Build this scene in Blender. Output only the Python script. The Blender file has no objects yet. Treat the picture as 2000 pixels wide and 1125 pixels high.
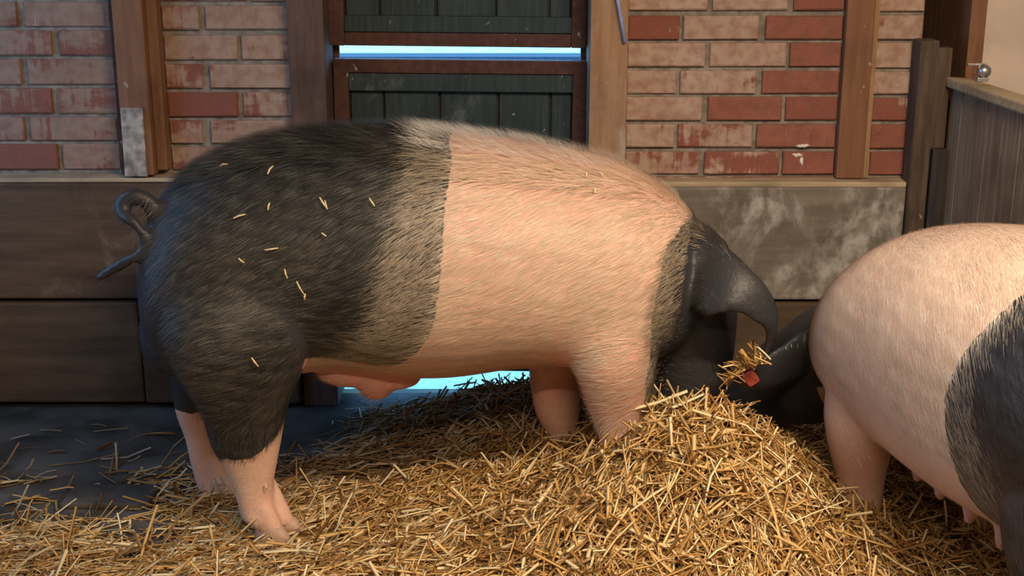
import bpy, bmesh, math, random
import numpy as np
from mathutils import Vector, Matrix
from mathutils.bvhtree import BVHTree

random.seed(7)
rng = np.random.default_rng(11)
R = math.radians
scene = bpy.context.scene
col = scene.collection

# ------------------------------------------------------------------ camera, sky, lamps, exposure
PITCH, CAM_H, FPX = R(15.5), 1.5, 2500.0
cam_d = bpy.data.cameras.new('camera')
cam_d.lens, cam_d.sensor_width = 45.0, 36.0
cam_d.clip_start = 0.05
cam = bpy.data.objects.new('camera', cam_d)
col.objects.link(cam)
cam.location = (0, 0, CAM_H)
cam.rotation_euler = (R(90) - PITCH, 0, 0)
scene.camera = cam

world = bpy.data.worlds.new('daylight')
scene.world = world
world.use_nodes = True
bg = world.node_tree.nodes['Background']
bg.inputs['Color'].default_value = (0.20, 0.52, 1.0, 1)
bg.inputs['Strength'].default_value = 3.1

def area_lamp(name, loc, target, sx, sy, watts, color):
    l = bpy.data.lights.new(name, 'AREA')
    l.shape = 'RECTANGLE'; l.size = sx; l.size_y = sy
    l.energy = watts; l.color = color
    o = bpy.data.objects.new(name, l); col.objects.link(o)
    o.location = loc
    o.rotation_euler = (Vector(target) - Vector(loc)).to_track_quat('-Z', 'Y').to_euler()
    return o
LAMP_A = (0.95, 1.30, 2.62)
LAMP_FILL = (0.1, -0.3, 2.62)  # added fill, set toward the viewer to brighten beneath the boar
area_lamp('tube_light_glow', (LAMP_A[0], LAMP_A[1], LAMP_A[2] - 0.07), (LAMP_A[0], LAMP_A[1], 0), 1.2, 0.10, 90, (1.0, 0.80, 0.58))
area_lamp('tube_light_glow', (LAMP_FILL[0], LAMP_FILL[1], LAMP_FILL[2] - 0.07), (LAMP_FILL[0], LAMP_FILL[1], 0), 1.2, 0.10, 56, (1.0, 0.80, 0.58))  # glow of the added fill

sun_d = bpy.data.lights.new('sun', 'SUN'); sun_d.energy = 3.5; sun_d.angle = R(0.6); sun_d.color = (0.22, 0.78, 1.0)
sun = bpy.data.objects.new('sun', sun_d); col.objects.link(sun)
sun.rotation_euler = Vector((-0.35, -0.62, -0.75)).to_track_quat('-Z', 'Y').to_euler()

scene.view_settings.view_transform = 'Standard'
scene.view_settings.look = 'None'
scene.view_settings.gamma = 1
scene.view_settings.exposure = 0.35
scene.view_settings.use_curve_mapping = False
scene.cycles.use_denoising = True

# ------------------------------------------------------------------ helpers
FWD = Vector((0, math.cos(PITCH), -math.sin(PITCH)))
UPV = Vector((0, math.sin(PITCH), math.cos(PITCH)))
CAM = Vector((0, 0, CAM_H))
def ray(px, py):
    return (FWD + Vector((1, 0, 0)) * ((px - 1000) / FPX) + UPV * ((562.5 - py) / FPX))
def at(px, py, Y):
    d = ray(px, py)
    return CAM + d * (Y / d.y)

def link(name, me, mat=None, parent=None):
    o = bpy.data.objects.new(name, me); col.objects.link(o)
    if mat is not None and len(me.materials) == 0:
        me.materials.append(mat)
    if parent is not None:
        o.parent = parent
    return o
def empty(name, loc=(0, 0, 0)):
    o = bpy.data.objects.new(name, None); col.objects.link(o); o.location = loc
    o.empty_display_size = 0.1
    return o
def tag(o, label, cat, group=None, kind=None):
    o['label'] = label; o['category'] = cat
    if group: o['group'] = group
    if kind: o['kind'] = kind
    return o
def mesh_from(name, verts, faces, smooth=False):
    me = bpy.data.meshes.new(name)
    me.from_pydata([tuple(v) for v in verts], [], faces)
    me.update()
    if smooth:
        me.polygons.foreach_set('use_smooth', [True] * len(me.polygons))
    return me
def bm_mesh(name, bm, smooth=False):
    me = bpy.data.meshes.new(name)
    bmesh.ops.recalc_face_normals(bm, faces=bm.faces)
    bm.to_mesh(me); bm.free()
    if smooth:
        me.polygons.foreach_set('use_smooth', [True] * len(me.polygons))
    return me
def add_box(bm, lo, hi, bevel=0.0, jitter=0.0):
    lo, hi = Vector(lo), Vector(hi)
    r = bmesh.ops.create_cube(bm, size=1.0)
    vs = r['verts']
    for v in vs:
        v.co = Vector([(lo[i] + hi[i]) / 2 + v.co[i] * (hi[i] - lo[i]) + random.uniform(-jitter, jitter) for i in range(3)])
    if bevel > 0:
        es = {e for v in vs for e in v.link_edges}
        bmesh.ops.bevel(bm, geom=list(es), offset=bevel, segments=2, affect='EDGES', profile=0.6)
def box_mesh(name, lo, hi, bevel=0.0, jitter=0.0):
    bm = bmesh.new(); add_box(bm, lo, hi, bevel, jitter)
    return bm_mesh(name, bm)
def add_loft(bm, rings, n=24, power=2.0):
    """rings: (centre, a-vector, b-vector); a closed tube with capped ends"""
    prev = None; first = None
    for c, a, b in rings:
        c, a, b = Vector(c), Vector(a), Vector(b)
        cur = []
        for k in range(n):
            t = 2 * math.pi * k / n
            ct, st = math.cos(t), math.sin(t)
            ct = math.copysign(abs(ct) ** (2 / power), ct); st = math.copysign(abs(st) ** (2 / power), st)
            cur.append(bm.verts.new(c + a * ct + b * st))
        if prev is None:
            first = cur
        else:
            for k in range(n):
                bm.faces.new((prev[k], prev[(k + 1) % n], cur[(k + 1) % n], cur[k]))
        prev = cur
    for loop, flip in ((first, True), (prev, False)):
        m = bm.verts.new(sum((v.co for v in loop), Vector()) / n)
        for k in range(n):
            f = (loop[k], loop[(k + 1) % n], m)
            bm.faces.new(f[::-1] if flip else f)
def add_tube(bm, pts, radii, n=12, flat=None):
    """round tube along a path"""
    pts = [Vector(p) for p in pts]
    rings = []; ref = Vector((0, 1, 0.13)).normalized()
    for i, p in enumerate(pts):
        t = (pts[min(i + 1, len(pts) - 1)] - pts[max(i - 1, 0)]).normalized()
        a = t.cross(ref)
        if a.length < 0.1: a = t.cross(Vector((1, 0, 0)))
        a.normalize(); b = t.cross(a).normalized()
        ref = -b if b.dot(ref) < 0 else b
        r = radii[i] if hasattr(radii, '__len__') else radii
        rings.append((p, a * r, b * r))
    add_loft(bm, rings, n)
def add_ball(bm, c, r, seg=16):
    res = bmesh.ops.create_uvsphere(bm, u_segments=seg, v_segments=seg // 2 + 2, radius=1.0)
    for v in res['verts']:
        v.co = Vector((c[0] + v.co.x * r[0], c[1] + v.co.y * r[1], c[2] + v.co.z * r[2]))
def spline(pts, sub=6):
    """Catmull-Rom through tuples of any length"""
    P = [np.array(p, float) for p in pts]
    P = [2 * P[0] - P[1]] + P + [2 * P[-1] - P[-2]]
    out = []
    for i in range(1, len(P) - 2):
        for k in range(sub):
            t = k / sub
            out.append(0.5 * ((2 * P[i]) + (P[i + 1] - P[i - 1]) * t + (2 * P[i - 1] - 5 * P[i] + 4 * P[i + 1] - P[i + 2]) * t * t
                              + (3 * P[i] - P[i - 1] - 3 * P[i + 1] + P[i + 2]) * t ** 3))
    out.append(P[-2])
    return out

# ------------------------------------------------------------------ materials
def new_mat(name, rough=0.8, spec=0.3):
    m = bpy.data.materials.new(name); m.use_nodes = True
    nt = m.node_tree
    p = nt.nodes['Principled BSDF']
    p.inputs['Roughness'].default_value = rough
    p.inputs['Specular IOR Level'].default_value = spec
    return m, nt, p
class G:
    """small node-graph helper"""
    def __init__(s, nt): s.nt = nt
    def n(s, t, **kw):
        x = s.nt.nodes.new(t)
        for k, v in kw.items(): setattr(x, k, v)
        return x
    def put(s, sock, v):
        if isinstance(v, bpy.types.NodeSocket): s.nt.links.new(v, sock)
        elif hasattr(v, '__len__') and len(v) == 3 and sock.type == 'RGBA': sock.default_value = (*v, 1)
        else: sock.default_value = v
    def pos(s): return s.n('ShaderNodeNewGeometry').outputs['Position']
    def mapping(s, vec, scale=(1, 1, 1), loc=(0, 0, 0)):
        m = s.n('ShaderNodeMapping'); s.put(m.inputs['Vector'], vec)
        m.inputs['Scale'].default_value = scale; m.inputs['Location'].default_value = loc
        return m.outputs[0]
    def noise(s, vec, scale, detail=3, rough=0.55, dist=0.0):
        x = s.n('ShaderNodeTexNoise'); s.put(x.inputs['Vector'], vec)
        x.inputs['Scale'].default_value = scale; x.inputs['Detail'].default_value = detail
        x.inputs['Roughness'].default_value = rough; x.inputs['Distortion'].default_value = dist
        return x.outputs['Fac']
    def math(s, op, a, b=0.0, clamp=False):
        x = s.n('ShaderNodeMath', operation=op, use_clamp=clamp); s.put(x.inputs[0], a); s.put(x.inputs[1], b)
        return x.outputs[0]
    def step(s, v, lo, hi):
        x = s.n('ShaderNodeMapRange', interpolation_type='SMOOTHSTEP')
        s.put(x.inputs['Value'], v); s.put(x.inputs['From Min'], lo); s.put(x.inputs['From Max'], hi)
        return x.outputs['Result']
    def mix(s, f, a, b, mode='MIX'):
        x = s.n('ShaderNodeMix', data_type='RGBA', blend_type=mode)
        s.put(x.inputs['Factor'], f); s.put(x.inputs['A'], a); s.put(x.inputs['B'], b)
        return x.outputs['Result']
    def attr(s, name, kind='GEOMETRY'):
        return s.n('ShaderNodeAttribute', attribute_name=name, attribute_type=kind)
    def bump(s, h, strength=0.4, dist=0.01):
        x = s.n('ShaderNodeBump'); s.put(x.inputs['Height'], h)
        x.inputs['Strength'].default_value = strength; x.inputs['Distance'].default_value = dist
        return x.outputs[0]

def wood(name, c1, c2, grain=(60, 60, 3), wash=None, wash_amt=0.62, rough=0.75, spots=0.0, zfade=None):
    m, nt, p = new_mat(name, rough)
    g = G(nt); P = g.pos()
    gr = g.noise(g.mapping(P, grain), 1.0, 5, 0.6)
    blot = g.noise(P, 4.0, 4)
    c = g.mix(g.step(gr, 0.3, 0.72), c1, c2)
    c = g.mix(g.math('MULTIPLY', g.step(blot, 0.45, 0.75), 0.6), c, tuple(x * 0.45 for x in c1))
    if wash:
        w = g.noise(g.mapping(P, (5, 5, 3.2)), 1.0, 6, 0.68, 0.6)
        w2 = g.noise(g.mapping(P, (30, 30, 22)), 1.0, 4)
        k = g.math('MULTIPLY', g.step(w, wash_amt - 0.1, wash_amt + 0.12), g.step(w2, 0.25, 0.65))
        c = g.mix(k, c, wash)
    if spots > 0:
        sp = g.noise(g.mapping(P, (45, 45, 30)), 1.0, 2)
        c = g.mix(g.math('MULTIPLY', g.step(sp, 0.70, 0.76), spots), c, (0.45, 0.42, 0.38))
    g.put(p.inputs['Base Color'], c)
    g.put(p.inputs['Normal'], g.bump(g.math('ADD', gr, g.math('MULTIPLY', blot, 0.6)), 0.35, 0.006))
    return m

M = {}
M['post_brown'] = wood('brown_painted_timber', (0.19, 0.085, 0.045), (0.25, 0.125, 0.065), (50, 50, 4), spots=0.5)
M['jamb_dark'] = wood('dark_door_post', (0.085, 0.05, 0.04), (0.14, 0.085, 0.065), (40, 40, 5), wash=(0.24, 0.18, 0.14), wash_amt=0.66, spots=0.3)
M['jamb_light'] = wood('tan_door_post', (0.30, 0.165, 0.09), (0.40, 0.24, 0.14), (45, 45, 4), wash=(0.42, 0.38, 0.33), wash_amt=0.62, spots=0.3)
M['door_red'] = wood('oxblood_door_frame', (0.068, 0.028, 0.022), (0.108, 0.047, 0.036), (40, 40, 40), spots=0.6)
M['door_green'] = wood('dark_green_boards', (0.020, 0.034, 0.037), (0.036, 0.058, 0.060), (70, 70, 5), wash=(0.16, 0.18, 0.19), wash_amt=0.66, spots=0.5, rough=0.6)
M['plank_left'] = wood('stained_brown_plank', (0.072, 0.042, 0.024), (0.13, 0.08, 0.046), (2, 40, 22), wash=(0.25, 0.20, 0.15), wash_amt=0.66)
M['plank_right'] = wood('limewashed_grey_plank', (0.15, 0.12, 0.095), (0.22, 0.185, 0.15), (2, 40, 22), wash=(0.46, 0.43, 0.39), wash_amt=0.53)
M['plank_low'] = wood('muddy_low_plank', (0.07, 0.043, 0.025), (0.125, 0.082, 0.048), (2, 40, 22))
M['ledge'] = wood('dusty_ledge', (0.36, 0.27, 0.17), (0.52, 0.40, 0.26), (6, 40, 40))  # paler wood for the ledges and the cap rail
M['pen_board'] = wood('weathered_pen_board', (0.22, 0.155, 0.105), (0.36, 0.27, 0.19), (60, 60, 3), spots=0.15)
M['pen_post'] = wood('dark_pen_post', (0.06, 0.040, 0.028), (0.13, 0.088, 0.06), (50, 50, 4), spots=0.5)
M['dark_board'] = wood('dark_barn_board', (0.03, 0.025, 0.025), (0.06, 0.05, 0.048), (40, 40, 4))
M['ceiling'] = wood('ceiling_board', (0.25, 0.19, 0.13), (0.34, 0.26, 0.18), (40, 3, 40))

def plain(name, c, rough=0.5, metal=0.0, var=0.25, scale=30):
    m, nt, p = new_mat(name, rough)
    g = G(nt)
    k = g.noise(g.pos(), scale, 4)
    g.put(p.inputs['Base Color'], g.mix(g.step(k, 0.3, 0.7), tuple(x * (1 - var) for x in c), tuple(min(1, x * (1 + var)) for x in c)))
    p.inputs['Metallic'].default_value = metal
    return m
M['steel'] = plain('galvanised_steel', (0.55, 0.56, 0.58), 0.35, 0.9)
M['blue_rod'] = plain('blue_grey_painted_rod', (0.36, 0.40, 0.62), 0.4, 0.0, 0.15)
M['worn_plate'] = plain('chalky_worn_metal', (0.36, 0.32, 0.28), 0.6, 0.2, 0.5, 25)
M['plaster'] = plain('pale_plaster', (0.60, 0.49, 0.42), 0.9, 0, 0.12, 6)
M['inner_wall'] = plain('barn_plaster', (0.30, 0.25, 0.20), 0.9, 0, 0.2, 4)
M['yard'] = plain('pale_yard_concrete', (0.62, 0.64, 0.64), 0.9, 0, 0.2, 3)
M['kerb'] = plain('dark_kerb', (0.05, 0.06, 0.09), 0.9)
M['lamp_body'] = plain('white_lamp_housing', (0.7, 0.7, 0.68), 0.5, 0, 0.05)
M['tag_red'] = plain('red_ear_tag', (0.50, 0.10, 0.075), 0.5, 0, 0.15)
m, nt, p = new_mat('lamp_tube'); p.inputs['Emission Color'].default_value = (1, 0.82, 0.6, 1); p.inputs['Emission Strength'].default_value = 8
M['lamp_tube'] = m

# mortar and brick
m, nt, p = new_mat('grey_mortar', 0.95); g = G(nt); P = g.pos()
k = g.noise(P, 35, 4)
g.put(p.inputs['Base Color'], g.mix(g.step(k, 0.3, 0.7), (0.17, 0.145, 0.12), (0.31, 0.27, 0.23)))
g.put(p.inputs['Normal'], g.bump(k, 0.5, 0.004)); M['mortar'] = m

m, nt, p = new_mat('limewashed_brick', 0.85); g = G(nt); P = g.pos()
wash = g.attr('wash', 'OBJECT').outputs['Fac']; hue = g.attr('hue', 'OBJECT').outputs['Fac']
base = g.mix(hue, (0.25, 0.078, 0.054), (0.33, 0.125, 0.085))
n1 = g.noise(P, 22, 4)
base = g.mix(g.step(n1, 0.35, 0.75), base, (0.22, 0.085, 0.06))
n2 = g.noise(P, 260, 2)
base = g.mix(g.math('MULTIPLY', g.step(n2, 0.62, 0.72), 0.5), base, (0.48, 0.36, 0.30))
patch = g.noise(g.mapping(P, (7, 7, 11)), 1.0, 5, 0.6, 0.4)
drip = g.noise(g.mapping(P, (48, 48, 2.0)), 1.0, 2)
th = g.math('SUBTRACT', 0.88, g.math('MULTIPLY', wash, 0.86))
a = g.step(g.math('ADD', patch, g.math('MULTIPLY', g.math('SUBTRACT', drip, 0.5), 0.5)), th, g.math('ADD', th, 0.13))
thin = g.noise(g.mapping(P, (30, 30, 30)), 1.0, 4)
a = g.math('MULTIPLY', a, g.math('ADD', 0.45, g.math('MULTIPLY', g.step(thin, 0.32, 0.62), 0.5)))
limec = g.mix(g.noise(P, 5, 3), (0.36, 0.23, 0.17), (0.58, 0.46, 0.37))
grime_falloff = g.attr('grime', 'OBJECT').outputs['Fac']  # grime and lamp falloff on the left wall, both put into the colour
limec = g.mix(grime_falloff, limec, (0.20, 0.115, 0.075))
base = g.mix(g.math('MULTIPLY', grime_falloff, 0.55), base, (0.13, 0.06, 0.042))
c = g.mix(a, base, limec)
dr = g.step(drip, 0.70, 0.73)
gate = g.step(g.noise(g.mapping(P, (3.2, 3.2, 1.3), (5, 2, 1)), 1.0, 2), 0.50, 0.60)
c = g.mix(g.math('MULTIPLY', g.math('MULTIPLY', dr, gate), 0.75), c, (0.62, 0.54, 0.45))
g.put(p.inputs['Base Color'], c)
g.put(p.inputs['Normal'], g.bump(g.math('ADD', n1, g.math('MULTIPLY', n2, 0.4)), 0.4, 0.004))
M['brick'] = m

# floor
m, nt, p = new_mat('damp_concrete', 0.7, 0.2); g = G(nt); P = g.pos()
k = g.noise(P, 5, 6, 0.6); k2 = g.noise(P, 40, 3)
c = g.mix(g.step(k, 0.35, 0.65), (0.042, 0.036, 0.032), (0.105, 0.09, 0.078))
g.put(p.inputs['Base Color'], c); g.put(p.inputs['Roughness'], g.math('ADD', 0.4, g.math('MULTIPLY', k, 0.5)))
g.put(p.inputs['Normal'], g.bump(g.math('ADD', k, g.math('MULTIPLY', k2, 0.3)), 0.4, 0.01)); M['floor'] = m

# straw
m, nt, p = new_mat('golden_straw', 0.5, 0.45); g = G(nt)
t = g.attr('tint').outputs['Color']
k = g.noise(g.pos(), 300, 2)
g.put(p.inputs['Base Color'], g.mix(g.math('MULTIPLY', k, 0.5), t, g.mix(0.55, t, (0.12, 0.06, 0.02)))); M['straw'] = m

# pig skin and bristles
def skin_mat(name, rel=0.16, pink=(0.64, 0.36, 0.275), pale=(0.70, 0.46, 0.36), blush=(0.60, 0.24, 0.19)):
    m, nt, p = new_mat(name, 0.6, 0.3); g = G(nt)
    P = g.n('ShaderNodeTexCoord').outputs['Object']
    s = g.attr('skin_s').outputs['Fac']
    bl = g.attr('blush').outputs['Fac']
    w = g.math('MULTIPLY', g.math('SUBTRACT', g.noise(P, 45, 3), 0.5), 0.016)
    k = g.step(g.math('ADD', s, w), -0.002, 0.003)
    n1 = g.noise(P, 7, 4); n2 = g.noise(g.mapping(P, (60, 60, 130)), 1.0, 3)
    pk = g.mix(g.step(n1, 0.3, 0.7), pink, pale)
    pk = g.mix(bl, pk, blush)
    pk = g.mix(g.math('MULTIPLY', g.step(n2, 0.5, 0.7), 0.18), pk, (0.45, 0.22, 0.16))
    bk = g.mix(n1, (0.019, 0.019, 0.022), (0.042, 0.042, 0.047))
    g.put(p.inputs['Base Color'], g.mix(k, pk, bk))
    wr = g.noise(g.mapping(P, (26, 26, 70)), 1.0, 4, 0.6, 1.0)
    g.put(p.inputs['Normal'], g.bump(g.math('ADD', wr, g.math('MULTIPLY', n1, 1.2)), rel, 0.012))
    g.put(p.inputs['Roughness'], g.math('ADD', 0.62, g.math('MULTIPLY', k, -0.18)))
    return m
M['boar_skin'] = skin_mat('boar_hide')
M['sow_skin'] = skin_mat('sow_hide', 0.15, (0.52, 0.35, 0.275), (0.61, 0.44, 0.35), (0.52, 0.27, 0.23))
m, nt, p = new_mat('coarse_bristles', 0.45, 0.4); g = G(nt)
g.put(p.inputs['Base Color'], g.attr('tint').outputs['Color']); M['hair'] = m
m, nt, p = new_mat('horn', 0.5, 0.4); g = G(nt)
k = g.noise(g.mapping(g.pos(), (20, 20, 120)), 1.0, 3)
g.put(p.inputs['Base Color'], g.mix(k, (0.36, 0.22, 0.16), (0.52, 0.35, 0.26))); M['horn'] = m

# ------------------------------------------------------------------ the barn shell
WY = 4.0
CEIL = 2.7
floor = link('floor', box_mesh('floor', (-2.35, -1.6, -0.12), (2.6, 4.12, 0.0)), M['floor'])
tag(floor, 'dark damp concrete floor of the pen', 'floor', kind='structure')
def yard_mesh():
    bm = bmesh.new()
    add_box(bm, (-30, 4.125, -.3), (30, 40, -.02)); add_box(bm, (-30, -20, -.3), (-2.5, 4.125, -.02)); add_box(bm, (-2.5, -20, -.3), (30, -1.76, -.02)); add_box(bm, (2.76, -1.76, -.3), (30, 4.125, -.02))
    return bm_mesh('ground', bm)
ground = link('ground', yard_mesh(), M['yard'])
tag(ground, 'pale sunlit yard ground outside the door', 'ground', kind='structure')
slab = link('floor_slab', box_mesh('floor_slab', (-1.22, 3.17, 0.0), (-0.98, 3.30, 0.018), 0.006), M['floor'], floor)

bm = bmesh.new()
for lo, hi in (((-2.35, WY + .013, 0), (-0.60, WY + .22, CEIL)), ((0.28, WY + .013, 0), (1.265, WY + .22, CEIL)), ((-0.60, WY + .013, 2.0), (0.28, WY + .22, CEIL))):
    add_box(bm, lo, hi)
wall = link('wall_back', bm_mesh('wall_back', bm), M['mortar'])
tag(wall, 'timber-framed brick wall behind the boar, patchily limewashed', 'wall', kind='structure')

def brick_mesh(w, h, d=0.06, c=0.004):
    def q(dx, dz, y):
        return [(-w / 2 + dx, y, -h / 2 + dz), (w / 2 - dx, y, -h / 2 + dz), (w / 2 - dx, y, h / 2 - dz), (-w / 2 + dx, y, h / 2 - dz)]
    j = lambda v: (v[0] + random.uniform(-.0022, .0022), v[1] + random.uniform(-.0015, .0015), v[2] + random.uniform(-.0022, .0022))
    V = q(0, 0, d) + q(0, 0, c) + [j(v) for v in q(c, c, 0)]
    F = []
    for a, b in ((0, 4), (4, 8)):
        for k in range(4):
            F.append((a + k, a + (k + 1) % 4, b + (k + 1) % 4, b + k))
    F.append((8, 9, 10, 11))
    return mesh_from('brick', V, F)
def add_brick(x0, x1, z0, z1, wash, hue=None):
    if x1 - x0 < 0.02: return
    me = brick_mesh(x1 - x0, z1 - z0)
    o = link('brick', me, M['brick'], wall)
    o.location = ((x0 + x1) / 2, WY + random.uniform(-.003, .003), (z0 + z1) / 2)
    o['grime'] = 0.62 if x1 < -1.2 else (0.34 if x1 < -.6 else random.uniform(0, .12)); o['wash'] = float(wash); o['hue'] = random.random() if hue is None else float(hue)  # browner to the left: dirt plus dimming light, mixed into the brick
def brick_rows(rows, xr, up=5, ext_left=None):
    """rows: (top px, bottom px, [(left px, right px, wash)...]) from top to bottom"""
    zs = []
    for (y0, y1, br) in rows:
        ym = (y0 + y1) / 2
        z1 = at(1000, y0, WY).z; z0 = at(1000, y1, WY).z
        zs.append((z0, z1))
        for b in br:
            xa = max(at(b[0], ym, WY).x, xr[0]); xb = min(at(b[1], ym, WY).x, xr[1])
            if b[0] <= -5: xa = xr[0]
            add_brick(xa, xb, z0, z1, b[2], b[3] if len(b) > 3 else None)
        if ext_left is not None:
            x = max(min(at(br[0][0], ym, WY).x, at(0, ym, WY).x + 0.3), -9) - 0.012
            while x - 0.02 > ext_left:
                add_brick(max(x - 0.24, ext_left), x, z0, z1, random.uniform(.3, .8)); x -= 0.252
    z = zs[0][1] + 0.011
    for r in range(up):
        x = xr[0] - (0.126 if r % 2 else 0.02)
        lo = xr[0] if ext_left is None else ext_left
        x = lo - (0.126 if r % 2 else 0.0)
        while x < xr[1]:
            add_brick(max(x, lo), min(x + 0.24, xr[1]), z, z + 0.073, random.uniform(.25, .8)); x += 0.252
        z += 0.084

XP1 = (-1.225, -1.075)          # left post
XJL = (-0.682, -0.572)          # left door post
XJR = (0.238, 0.352)            # right door post
XP2 = (1.018, 1.118)            # right post
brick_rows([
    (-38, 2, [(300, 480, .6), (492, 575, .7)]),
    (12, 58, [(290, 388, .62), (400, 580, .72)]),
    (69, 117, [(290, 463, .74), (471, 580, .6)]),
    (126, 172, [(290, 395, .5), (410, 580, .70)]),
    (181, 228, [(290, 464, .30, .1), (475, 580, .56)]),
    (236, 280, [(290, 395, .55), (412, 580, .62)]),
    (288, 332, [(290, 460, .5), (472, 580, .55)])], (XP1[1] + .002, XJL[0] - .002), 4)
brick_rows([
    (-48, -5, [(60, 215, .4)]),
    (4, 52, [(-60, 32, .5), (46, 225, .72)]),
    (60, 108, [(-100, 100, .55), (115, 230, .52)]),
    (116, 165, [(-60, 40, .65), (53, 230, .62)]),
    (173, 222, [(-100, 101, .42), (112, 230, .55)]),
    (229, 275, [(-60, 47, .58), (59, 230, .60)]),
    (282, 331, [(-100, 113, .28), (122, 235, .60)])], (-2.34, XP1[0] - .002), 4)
brick_rows([
    (-30, 20, [(1220, 1383, .80), (1393, 1540, .82), (1552, 1660, .28)]),
    (31, 77, [(1220, 1327, .22, .0), (1335, 1482, .98), (1496, 1660, .20, .5)]),
    (84, 130, [(1215, 1377, .78), (1387, 1536, .80), (1543, 1660, .30)]),
    (139, 183, [(1215, 1321, .86), (1329, 1476, .70), (1489, 1660, .12, .6)]),
    (190, 235, [(1210, 1371, .76), (1383, 1527, .14, .6), (1535, 1660, .22)]),
    (243, 288, [(1210, 1317, .70), (1324, 1470, .55), (1478, 1660, .14, .9)]),
    (297, 340, [(1210, 1365, .55), (1376, 1522, .40), (1529, 1660, .18)]),
    (346, 358, [(1210, 1420, .45), (1430, 1660, .3)])], (XJR[1] + .004, XP2[0] - .002), 4)
brick_rows([
    (-20, 22, [(1700, 1830, .9)]),
    (30, 77, [(1700, 1830, .62)]),
    (84, 133, [(1700, 1830, .95)]),
    (140, 184, [(1700, 1830, .88)]),
    (192, 236, [(1700, 1830, .38)]),
    (244, 290, [(1700, 1830, .30)]),
    (297, 342, [(1700, 1830, .26)])], (XP2[1] + .002, 1.262), 4)

# heavy planks at the foot of the wall
def plank(lo, hi, mat):
    o = link('plank', box_mesh('plank', lo, hi, 0.010, 0.002), mat, wall)
    return o
plank((-2.34, 3.925, 0.375), (-0.69, WY + .012, 0.752), M['plank_left'])
plank((-2.34, 3.930, 0.02), (-1.20, WY + .012, 0.362), M['plank_low'])
plank((-1.194, 3.927, 0.02), (-0.69, WY + .012, 0.362), M['plank_low'])
plank((0.355, 3.925, 0.372), (1.228, WY + .012, 0.738), M['plank_right'])
plank((0.355, 3.930, 0.02), (1.228, WY + .012, 0.362), M['plank_low'])
for x0, x1, z in ((-2.34, -0.69, 0.752), (0.355, 1.228, 0.738)):
    link('ledge', box_mesh('ledge', (x0, 3.922, z), (x1, WY + .012, z + 0.016), 0.005, 0.002), M['ledge'], wall)

# posts
def trim(name, label, parts):
    e = empty(name, parts[0][2]); tag(e, label, 'post', kind='structure')
    for nm, mat, lo, hi, bv in parts:
        o = link(nm, box_mesh(nm, Vector(lo) - e.location, Vector(hi) - e.location, bv, 0.0012), mat, e)
    return e
t1 = trim('trim_1', 'brown timber wall post with worn pale foot, left of the boar', [
    ('post', M['post_brown'], (XP1[0] + .022, 3.925, 0.775), (XP1[1] - .035, WY + .013, CEIL), 0.005),
    ('edge_strip', M['door_red'], (XP1[0], 3.965, 0.770), (XP1[0] + .021, WY + .013, CEIL), 0.003),
    ('batten', M['post_brown'], (XP1[1] - .034, 3.955, 0.785), (XP1[1], WY + .013, CEIL), 0.003),
    ('worn_plate', M['worn_plate'], (XP1[0] + .026, 3.917, 0.772), (XP1[1] - .056, 3.926, 0.985), 0.002)])
bm = bmesh.new(); add_tube(bm, [(-1.155, 3.945, 0.80), (-1.155, 3.945, 0.70)], 0.009, 10)
o = link('pin', bm_mesh('pin', bm, True), M['pen_post'], t1); o.matrix_parent_inverse = Matrix.Translation(-t1.location)
trim('trim_2', 'dark stained door post on the left of the green door', [
    ('post', M['jamb_dark'], (XJL[0], 3.955, 0.0), (XJL[1], WY + .22, CEIL), 0.005), ('door_stop', M['door_red'], (XJL[1] + .001, 4.152, 0.0), (XJL[1] + .018, 4.18, 2.0), 0.002)])  # stop strip added behind the leaf edge to block leaking daylight
trim('trim_3', 'tan door post between green door and bricks', [
    ('post', M['jamb_light'], (XJR[0], 3.945, 0.0), (XJR[1], WY + .22, CEIL), 0.005), ('door_stop', M['door_red'], (XJR[0] - .018, 4.152, 0.0), (XJR[0] - .001, 4.18, 2.0), 0.002)])  # same added strip on this side, shuts out daylight at the edge
trim('trim_4', 'plain brown timber post among the bricks on the right', [
    ('post', M['post_brown'], (XP2[0], 3.965, 0.757), (XP2[1] - .014, WY + .013, CEIL), 0.004),
    ('batten', M['jamb_light'], (XP2[1] - .0135, 3.975, 0.757), (XP2[1], WY + .013, CEIL), 0.002)])

# two-leaf stable door
def door_leaf(name, label, zc, parts, rot):
    e = empty(name, (-0.17, 4.130, zc)); tag(e, label, 'door', kind='structure')
    e.rotation_euler = (0, rot, 0)
    for nm, mat, x0, x1, z0, z1, y0, y1 in parts:
        link(nm, box_mesh(nm, (x0 + .17, y0 - 4.075, z0 - zc), (x1 + .17, y1 - 4.075, z1 - zc), 0.003, 0.0008), mat, e)
    return e
DX0, DX1 = -0.5715, 0.2375
SW = 0.047
joints = [DX0 + SW, -0.415, -0.236, -0.048, 0.120, DX1 - SW]
lo_z0, lo_z1, up_z0, up_z1 = 0.074, 1.112, 1.154, 1.985
parts = [('stile', M['door_red'], DX0, DX0 + SW, lo_z0, lo_z1, 4.04, 4.09), ('stile', M['door_red'], DX1 - SW, DX1, lo_z0, lo_z1, 4.04, 4.09),
         ('rail', M['door_red'], DX0 + SW, DX1 - SW, lo_z1 - .042, lo_z1, 4.04, 4.09), ('rail', M['door_red'], DX0 + SW, DX1 - SW, lo_z0, lo_z0 + .05, 4.04, 4.09),
         ('batten', M['door_green'], DX0 + SW, DX1 - SW, lo_z1 - .100, lo_z1 - .043, 4.048, 4.07)]
for a, b in zip(joints[:-1], joints[1:]):
    parts.append(('board', M['door_green'], a + .004, b - .004, lo_z0 + .051, lo_z1 - .045, 4.069 + random.uniform(0, .004), 4.086))
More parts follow.
